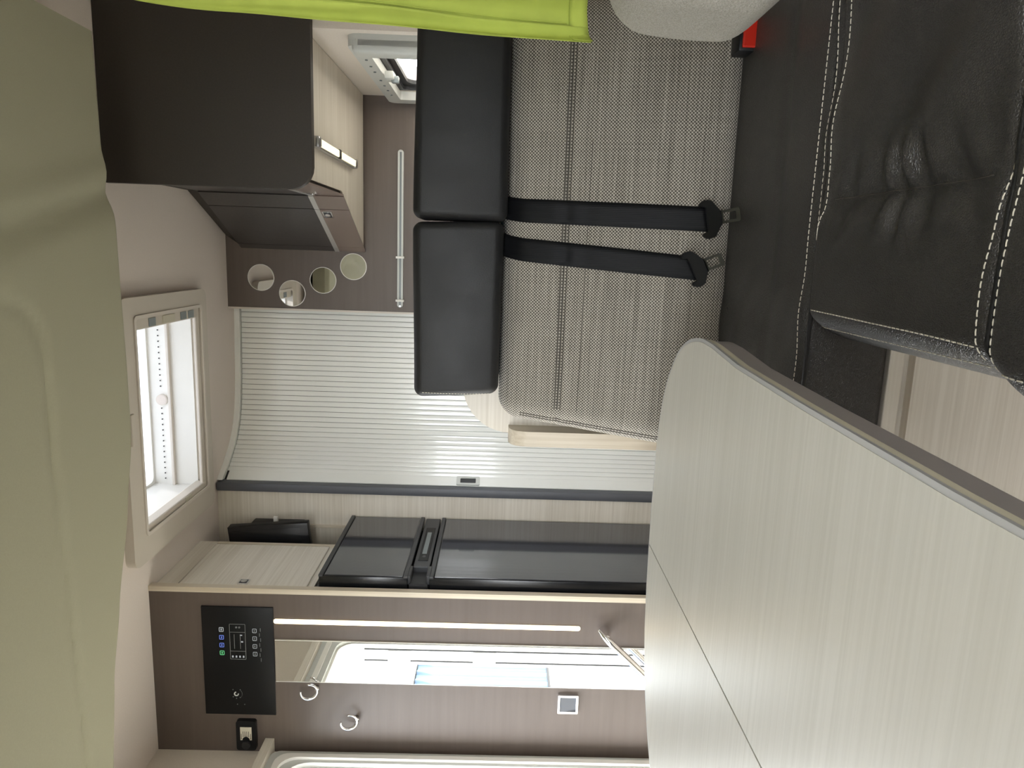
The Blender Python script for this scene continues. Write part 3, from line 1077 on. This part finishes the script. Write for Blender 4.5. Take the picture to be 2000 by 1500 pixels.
def pucker(x, y):
    """valley seam from y=.97 to y=.67 at x=.083 with folds running across it"""
    d = x - .083
    along = (y - .82) / .15
    if abs(along) > 1.6:
        win = 0
    else:
        win = math.exp(-(along / .95) ** 4)
    z = -.016 * math.exp(-abs(d) / .022) * win
    ph = y * 112 + 6 * d + 1.2 * math.sin(y * 31) + (y - .82) * d * 420
    amp = .0066 * (.9 + .3 * math.sin(y * 47 + 1)) * win * math.exp(-((abs(d) - .03) / .028) ** 2)
    z += amp * math.sin(ph + (1.2 if d < 0 else 0))
    if d > 0:
        z += .006 * win * math.exp(-((d - .09) / .05) ** 2) * math.sin(34 * y + 20 * d)
    return z


def seat_fn(p, u):
    q = p.copy()
    if u.z > .45:
        g = (1 - (2 * u.x - 1) ** 6)
        wz = sm(.45, .9, u.z)
        q.z += wz * (pucker(p.x, p.y) + .010 * g * math.exp(-((p.y - .84) / .14) ** 2))
        if p.x > .12:
            q.z += wz * .010 * math.sin(21 * p.y + 4 + 9 * p.x) * math.sin(16 * p.x + 6 * p.y) * sm(.12, .22, p.x)
        q.z -= wz * .006 * math.exp(-((p.y - .647) / .006) ** 2)
        q.z -= wz * .004 * math.exp(-((p.y - 1.018) / .004) ** 2) * sm(.05, .12, p.x)
    # front roll bends down
    if p.y < .62:
        q.z -= (0.62 - p.y) ** 2 * 3.0
    # side slants outwards below the top stitching, towards the front
    q.x -= .020 * sm(.95, .4, u.z) * (1 - u.x) ** 2
    q.x -= .022 * sm(.66, .60, p.y) * (1 - u.x) ** 4
    return q


sc_ = cushion((-.088, .40, .455), (.515, 1.043, .556), .024, (150, 170, 6), 6, seat_fn)
bvh_seat = BVHTree.FromBMesh(sc_)
seat = obj('seat_cushion', sc_, 'leather', bn, True)


def drop(tree, x, y, dz=.0006):
    hit = tree.ray_cast(Vector((x, y, 1.2)), Vector((0, 0, -1)))
    return hit[0] + hit[1] * dz if hit[0] is not None else None


def stitches(name, tree, pts, parent, ln=.0062, gap=.0026, r=.00085, mat='thread', side=None):
    P = [Vector((a, b, 0)) for a, b in pts]
    P = bez(P, 40 * (len(P) - 1)) if len(P) > 2 else [P[0].lerp(P[1], k / 60) for k in range(61)]
    if side is None:
        Q = [q for q in (drop(tree, p.x, p.y) for p in P) if q is not None]
    else:
        Q = []
        for p in P:
            ht = tree.ray_cast(Vector((-.6, p.y, side)), Vector((1, 0, 0)))
            if ht[0] is not None:
                Q.append(ht[0] + ht[1] * .0006)
    bm = B()
    cs = [0]
    for a, b in zip(Q, Q[1:]):
        cs.append(cs[-1] + (b - a).length)

    def along(d):
        i = 0
        while i < len(cs) - 2 and cs[i + 1] < d:
            i += 1
        return Q[i].lerp(Q[i + 1], min(1, max(0, (d - cs[i]) / max(1e-9, cs[i + 1] - cs[i]))))
    d = 0
    while d + ln < cs[-1]:
        tube(bm, [along(d), along(d + ln / 2) + Vector((0, 0, .0004)), along(d + ln)], r, 5)
        d += ln + gap
    return tag(obj(name, bm, mat, parent), kind='stuff')


stitches('stitching', bvh_rs, [(-.40, 1.058), (.0, 1.060), (.49, 1.060)], rear)
stitches('stitching', bvh_seat, [(.03, 1.030), (.2, 1.029), (.49, 1.027)], seat)
stitches('stitching', bvh_seat, [(.035, 1.032), (.06, 1.018), (.085, 1.004), (.2, 1.003), (.49, .995)], seat)
stitches('stitching', bvh_seat, [(-.068, 1.02), (-.069, .9), (-.071, .75), (-.074, .655)], seat)
stitches('stitching', bvh_seat, [(0, 1.03), (0, .9), (0, .75), (0, .655)], seat, side=.534)
stitches('stitching', bvh_seat, [(-.085, .657), (-.02, .661), (.04, .655), (.2, .640), (.46, .64)], seat)
stitches('stitching', bvh_seat, [(-.092, .636), (-.02, .640), (.04, .634), (.2, .618), (.46, .618)], seat)
stitches('stitching', bvh_seat, [(-.094, .628), (-.096, .58), (-.1, .5)], seat)
for tr, pts, par, r_ in ((bvh_seat, [(-.09, .649), (.04, .646), (.46, .63)], seat, .003),):
    bm = B()
    tube(bm, [p for p in (drop(tr, a.x, a.y, -.0006) for a in bez([(x, y, 0) for x, y in pts], 50)) if p is not None], r_, 8)
    obj('piping', bm, 'leather2', par, True)
bm = B()
tube(bm, [(-.41, 1.043, .545), (.05, 1.043, .546), (.5, 1.043, .546)], .0035, 8)
obj('piping', bm, 'leather2', rear, True)
bm = B()
tube(bm, [p for p in (drop(bvh_seat, .083, .98 - .31 * k / 40, .0002) for k in range(41)) if p is not None], .0008, 6)
obj('pucker_seam', bm, 'seam', seat, True)
# base box
obj('base_panel', bx((-.41, 1.060, 0), (.50, 1.08, .372)), 'lwoodX', bn)
obj('base_rail', bx((-.41, 1.047, .396), (.50, 1.080, .4185), .002), 'lwoodX', bn)
obj('base_recess', bx((-.405, 1.078, .37), (.49, 1.10, .40)), 'lwoodX', bn)
obj('base_side', bx((-.41, 1.08, 0), (-.39, 1.60, .418)), 'lwoodX', bn)
obj('front_support', bx((.06, .56, 0), (.48, 1.06, .4565)), 'lwoodX', bn)
# wooden back shell and side board
shp = rrect(-.425, .10, .515, 1.082, (.01, .01, .01, .115), 10)
auto(obj('back_shell', prism(B(), [(a, 1.655, b) for a, b in shp], (0, .02, 0)), 'lwoodX', bn))
sb = [(1.59, .30), (1.665, .30), (1.665, .972), (1.63, .972), (1.61, .966), (1.598, .955), (1.59, .93)]
auto(obj('side_board', prism(B(), [(-.405, a, b) for a, b in sb], (-.035, 0, 0)), 'lwoodZ', bn))
obj('back_board', bx((-.27, 1.575, .55), (.47, 1.60, 1.005), .003), 'teal', bn)

# head bolsters
for x0, x1, lab in ((-.313, .059, 'left'), (.0585, .442, 'right')):
    def hb_fn(p, u, s=lab):
        q = p.copy()
        q.y -= .010 * (1 - (2 * u.z - 1) ** 2) * (1 - u.y)
        q.z += .004 * math.sin(8 * p.x + 1) * (u.z - .3)
        q.x += (.012 * (1 - u.z) if s == 'left' else 0) * (1 - u.x)
        if s == 'left':
            q.x += -.006 * u.z * (u.x) ** 3
        return q
    z0 = .998 if lab == 'left' else .992
    hb = cushion((x0, 1.495, z0), (x1, 1.605, 1.182), .020, (30, 8, 16), 6, hb_fn)
    tr = BVHTree.FromBMesh(hb)
    hb_o = obj('head_bolster', hb, 'leather2', bn, True)
    hb_o['label'] = 'black leather head bolster'
    ex = x0 + .012 if lab == 'left' else x1 - .012
    bm = B()
    acc = 0
    pts = []
    for k in range(70):
        z = z0 + .02 + (1.182 - z0 - .04) * k / 69
        ht = tr.ray_cast(Vector((ex, .5, z)), Vector((0, 1, 0)))
        if ht[0] is not None:
            pts.append(ht[0] + Vector((0, -.0006, 0)))
    for k in range(0, len(pts) - 2, 3):
        tube(bm, [pts[k], pts[k + 2]], .0008, 5)
    tag(obj('stitching', bm, 'thread' if lab == 'left' else 'seam', hb_o), kind='stuff')
for x in (-.2, -.02, .14, .34):
    tube_ = tube(B(), [(x, 1.588, .93), (x, 1.588, 1.01)], .006, 12)
    obj('bolster_post', tube_, 'steel', bn, True)


# seat belts
def belt(name, top, bot, tilt, label):
    (xa, za), (xb, zb) = top, bot
    t = empty(name, (xb, back_y(xb, zb) - .004, zb), label, 'seat belt', 'seat belts on the bench')
    hw = .0235
    bm = B()
    rows_ = []
    N = 44
    for k in range(N + 1):
        f = k / N
        bend = .018 * max(0, 1 - f * 5) ** 2
        z = za + (zb - za) * f
        x = xa + (xb - xa) * f + bend
        rr = []
        for s in (-1, -.5, 0, .5, 1):
            xx = x + hw * s
            zz = z + s * hw * tilt * sm(.6, 1, f)
            y = back_y(min(.49, max(-.33, xx)), max(.57, min(.984, zz))) - .0035
            if zz > .984:
                y += (zz - .984) * .6
            rr.append((bm.verts.new((xx, y, zz)), bm.verts.new((xx, y + .0014, zz))))
        rows_.append(rr)
    for a, b in zip(rows_, rows_[1:]):
        for i in range(4):
            bm.faces.new((a[i][0], a[i + 1][0], b[i + 1][0], b[i][0]))
            bm.faces.new((a[i][1], b[i][1], b[i + 1][1], a[i + 1][1]))
        bm.faces.new((a[0][0], b[0][0], b[0][1], a[0][1]))
        bm.faces.new((a[4][0], a[4][1], b[4][1], b[4][0]))
    bm.faces.new([v for p in (rows_[0]) for v in (p[0],)] + [p[1] for p in rows_[0][::-1]])
    bm.faces.new([v for p in (rows_[-1]) for v in (p[0],)] + [p[1] for p in rows_[-1][::-1]])
    obj('webbing', bm, 'belt', t, True)
    # tongue: plastic crossbar and steel plate
    y = back_y(xb, zb) - .020
    ang = math.atan(tilt)
    up_ = Vector((-math.sin(ang) * .8, .72, math.cos(ang) * .8)).normalized()
    rt_ = Vector((math.cos(ang), 0, math.sin(ang)))
    c = Vector((xb, y, zb))
    T = lambda u, v, w_=0: c + rt_ * u + up_ * v + Vector((0, w_, 0))
    out = [(-.037, .010), (-.031, .020), (-.0255, .020), (-.0245, .005), (.0245, .005), (.0255, .020), (.031, .020), (.037, .010), (.035, -.006), (.024, -.013), (.013, -.022), (-.013, -.022), (-.024, -.013), (-.035, -.006)]
    cb = prism(B(), [T(u, v, -.005) for u, v in out], (0, .010, 0))
    bmesh.ops.bevel(cb, geom=[e for e in cb.edges], offset=.0015, segments=2, affect='EDGES')
    grip = auto(obj('tongue_grip', cb, 'black', t))
    o_ = [T(u, v, -.001) for u, v in rrect(-.0125, -.060, .0125, -.018, (.004, .004, .001, .001), 3)]
    i_ = [T(u, v, -.001) for u, v in rrect(-.0075, -.052, .0075, -.027, (.001, .001, .001, .001), 3)]
    auto(obj('tongue_plate', ring_prism(B(), o_, i_, (0, .003, 0)), 'gunmetal', t))
    return t


belt('seat_belt', (.084, 1.03), (.073, .604), .22, 'black seat belt beside the bench centre, tongue nearly level')
belt('seat_belt', (.009, 1.03), (-.021, .624), .52, 'black seat belt nearer the roller shutter with steeply tilted tongue')

bu = empty('belt_buckle', (.402, 1.40, .56), 'black belt buckle with red button stuck behind the seat', 'buckle')
auto(obj('housing', bx((.368, 1.372, .540), (.430, 1.42, .586), .004), 'black', bu))
obj('red_button', bx((.374, 1.366, .556), (.424, 1.375, .580), .002), 'red', bu)

# ------------------------------------------------------------------ armrest cushion by the wall
def arm_fn(p, u):
    q = p.copy()
    q.x -= .012 * math.sin(math.pi * u.z) * (1 - u.x)
    q.x += .11 * max(0, (.42 - u.z) / .42) ** 1.6 * (1 - u.x)
    return q


am = empty('armrest', (.42, .85, .63), 'rounded pale beige padded armrest on the wall below the lime curtain', 'armrest')
obj('pad', cushion((.278, .80, .625), (.525, 1.00, .880), .05, (16, 14, 16), 8, arm_fn), 'knit', am, True)
auto(obj('wall_plate', bx((.515, .86, .68), (XR + .089, .98, .83), .003), 'black', am))

# ------------------------------------------------------------------ lime curtain
cu = empty('curtain', (.4, 1.03, .885), 'lime green cotton curtain gathered against the side wall', 'curtain')


def sheet(name, u0, u1, nu, nv, fn, mat, parent, th=.0016):
    bm = B()
    G = [[bm.verts.new(fn(u0 + (u1 - u0) * i / nu, j / nv)) for j in range(nv + 1)] for i in range(nu + 1)]
    for i in range(nu):
        for j in range(nv):
            bm.faces.new((G[i][j], G[i + 1][j], G[i + 1][j + 1], G[i][j + 1]))
    K = [[bm.verts.new(v.co + Vector((0, th, 0))) for v in c] for c in G]
    for i in range(nu):
        for j in range(nv):
            bm.faces.new((K[i][j], K[i][j + 1], K[i + 1][j + 1], K[i + 1][j]))
    for i in range(nu):
        for j in (0, nv):
            bm.faces.new((G[i][j], K[i][j], K[i + 1][j], G[i + 1][j]))
    for j in range(nv):
        for i in (0, nu):
            bm.faces.new((G[i][j], G[i][j + 1], K[i][j + 1], K[i][j]))
    return obj(name, bm, mat, parent, True)


def curt(u, v):
    z = .885 + .985 * v
    x0 = .280 + .030 * sm(.0, .6, v) + .05 * sm(.5, 1, v) + .002 * math.sin(9 * v)
    x = x0 + u * (.515 - x0)
    y = 1.03 + .022 * math.sin(u * 17 + 1.4 * v) + .010 * math.sin(u * 41 + 3 * v) * (.4 + .6 * v)
    y -= .012 * math.exp(-((u - .12) / .05) ** 2) * sm(.1, .4, v)
    return Vector((x, y, z + .010 * (1 - v) * math.sin(u * 5 + .4) + (.02 * u if v < .02 else 0)))


cs_ = sheet('cloth', 0, 1, 90, 110, curt, 'lime', cu)


def hemf(u, v):
    p = curt(.002 + u * .10, v)
    return p + Vector((-.0022, -.0045 - .002 * math.sin(30 * v), 0))


sheet('side_hem', 0, 1, 8, 110, hemf, 'lime', cu)


def bhem(u, v):
    p = curt(u, .026 * v)
    return p + Vector((0, -.0042, -.002))


sheet('bottom_hem', 0, 1, 80, 3, bhem, 'lime', cu)
bm = B()
tube(bm, [curt(.0 + .9 * k / 60, .027) + Vector((0, -.004, 0)) for k in range(61)], .0007, 5)
tube(bm, [curt(.105, .03 + .95 * k / 80) + Vector((0, -.005, 0)) for k in range(81)], .0007, 5)
obj('hem_seam', bm, 'lime', cu, True)
obj('curtain_track', bx((.34, 1.015, 1.865), (XR + .089, 1.045, 1.885), .002), 'white', cu)

# ------------------------------------------------------------------ table
tbm = empty('table', (-.5, .7, 0), 'pale wood-grain dining table with rounded corners and grey edge', 'table')
ZTB = .73


def arc(cx, cy, rx, ry, a0, a1, n=14):
    return [(cx + rx * math.cos(math.radians(a0 + (a1 - a0) * k / n)), cy + ry * math.sin(math.radians(a0 + (a1 - a0) * k / n))) for k in range(n + 1)]


outl = [(-.134, .12), (-.132, .40), (-.126, .62), (-.119, .80)] + bez([(-.109, .90, 0), (-.108, .955, 0), (-.118, 1.015, 0), (-.140, 1.065, 0), (-.174, 1.105, 0), (-.215, 1.135, 0), (-.265, 1.155, 0), (-.33, 1.166, 0)], 28)
outl = [tuple(p)[:2] for p in outl]
outl += [(-.42, 1.169), (-.489, 1.168)]
left = [(-.490, 1.168), (-.56, 1.164), (-.64, 1.153)] + [tuple(p)[:2] for p in bez([(-.70, 1.136, 0), (-.765, 1.100, 0), (-.825, 1.048, 0), (-.88, .97, 0), (-.915, .86, 0), (-.925, .72, 0)], 20)] + [(-.925, .12)]


def off(poly, d):
    """crude inward offset towards centroid-free normals (open or closed ccw polygon)"""
    n = len(poly)
    out_ = []
    for i in range(n):
        a = Vector(poly[i - 1] + (0,)); b = Vector(poly[i] + (0,)); c = Vector(poly[(i + 1) % n] + (0,))
        t = ((b - a).normalized() + (c - b).normalized())
        t = t.normalized() if t.length > 1e-6 else (c - b).normalized()
        nn_ = Vector((-t.y, t.x, 0))
        out_.append((b.x + nn_.x * d, b.y + nn_.y * d))
    return out_


full = outl + left            # ccw: right edge, far edge, left edge
inn_f = off(full, .0035)
right_in = inn_f[:len(outl)]
left_in = inn_f[len(outl):]
right_in[-1] = (-.4887, right_in[-1][1])
left_in[0] = (-.4913, left_in[0][1])
top = obj('top_board', prism(B(), [(x, y, ZTB - .012) for x, y in right_in + [(-.4887, .1235)]], (0, 0, .012)), 'table', tbm)
obj('top_leaf', prism(B(), [(x, y, ZTB - .012) for x, y in left_in + [(-.4913, .1235)]], (0, 0, .012)), 'table', tbm)
F3 = lambda L, z: [(x, y, z) for x, y in L]
auto(obj('edge_bead', ring_prism(B(), F3(off(full, -.0015), ZTB - .004), F3(inn_f, ZTB - .004), (0, 0, .0036)), 'metaledge', tbm))
auto(obj('beige_band', ring_prism(B(), F3(full, ZTB - .014), F3(off(full, .006), ZTB - .014), (0, 0, .010)), 'beigeedge', tbm))
low = off(full, .002)
auto(obj('grey_band', ring_prism(B(), F3(low, ZTB - .040), F3(off(full, .02), ZTB - .040), (0, 0, .026)), 'greyedge', tbm))
obj('underside', prism(B(), F3(off(full, .015), ZTB - .036), (0, 0, .024)), 'greyedge', tbm)
obj('leaf_joint', bx((-.4925, .124, ZTB - .0125), (-.4875, 1.16, ZTB - .0055)), 'gap', tbm)
auto(obj('pedestal', tube(B(), [(-.52, .62, .02), (-.52, .62, ZTB - .035)], .035, 24), 'steel', tbm))
auto(obj('foot_plate', disc(B(), (-.52, .62, 0), (0, 0, 1), .16, .02, 36), 'steel', tbm))

# ------------------------------------------------------------------ unseen dashboard and cab seats, added to shade the footwell
da = empty('dashboard', (-.515, -1.05, 0), 'unseen dark grey dashboard added below the windscreen', 'dashboard')  # guessed and out of view, blocks low windscreen light
prof_d = [(-1.295, .0), (-1.295, .93), (-1.12, .95), (-.92, .90), (-.86, .80), (-.90, .62), (-.98, .40), (-.98, 0)]
auto(obj('body', prism(B(), [(XL + .005, a, b) for a, b in prof_d], (XR - XL - .01, 0, 0)), 'fridgegrey', da), 20)
obj('glovebox', bx((-1.35, -.9, .60), (-.85, -.875, .78), .01), 'black', da)
for xs, lab_ in ((.08, 'unseen added black leather driving seat on the lime curtain side of the cab'), (-1.10, 'unseen added black leather passenger seat beside the cab window')):
    cseat = empty('added_cab_chair', (xs, -.35, 0), lab_, 'seat', 'cab seats')  # guessed seats out of view, added to cut light near the floor
    obj('pedestal', bx((xs - .17, -.58, 0), (xs + .17, -.14, .30), .02), 'fridgegrey', cseat)
    obj('cushion', cushion((xs - .24, -.62, .30), (xs + .24, -.07, .46), .05, (10, 10, 4), 5), 'leather2', cseat, True)
    obj('backrest', cushion((xs - .23, -.74, .42), (xs + .23, -.60, .98), .05, (10, 4, 12), 5), 'leather2', cseat, True)
    obj('headrest', cushion((xs - .13, -.74, 1.02), (xs + .13, -.64, 1.20), .04, (8, 4, 8), 5), 'leather2', cseat, True)
    for q in (-.06, .06):
        obj('headrest_post', tube(B(), [(xs + q, -.69, .95), (xs + q, -.69, 1.05)], .006, 10), 'steel', cseat, True)

# ------------------------------------------------------------------ outside, seen through the open door and its mirror image
gr = tag(obj('ground', bx((-40, -40, -.45), (30, 30, -.40)), 'gravel'), 'grey gravel yard outside the open entry door', 'ground', kind='structure')
bd = empty('building', (-7.2, -6, -.40), 'blue-grey corrugated building with white disc board across the yard', 'building')
obj('plinth', bx((-7.5, -16, -.40), (-6.99, 0, -.02)), 'concrete', bd)
bm = B()
y = -16.0
pr = []
while y < 0:
    pr += [(-7.08, y), (-7.08, y + .13), (-7.04, y + .15), (-7.04, y + .19), (-7.08, y + .21)]
    y += .25
prism(bm, [(a, b, -.02) for a, b in pr] + [(-7.4, 0, -.02), (-7.4, -16, -.02)], (0, 0, 2.24))
obj('corrugated_cladding', bm, 'shed', bd)
obj('bottom_rail', bx((-7.1, -16, -.03), (-7.0, 0, .02)), 'rubber', bd)
wb = obj('disc_board', bx((-7.4, -16, 2.24), (-7.02, 0, 3.62)), 'board', bd)
for k in range(40):
    for j in range(4):
        z = 2.42 + .31 * j
        yy = -15.8 + .39 * k + (.0 if j % 2 else .05)
        if -9.5 < yy < -4.5:
            obj('board_disc', disc(B(), (-7.021, yy, z), (1, 0, 0), .105, .02, 28), 'disc', wb)
obj('upper_wall', bx((-7.5, -16, 3.62), (-7.1, 0, 4.4)), 'shed', bd)
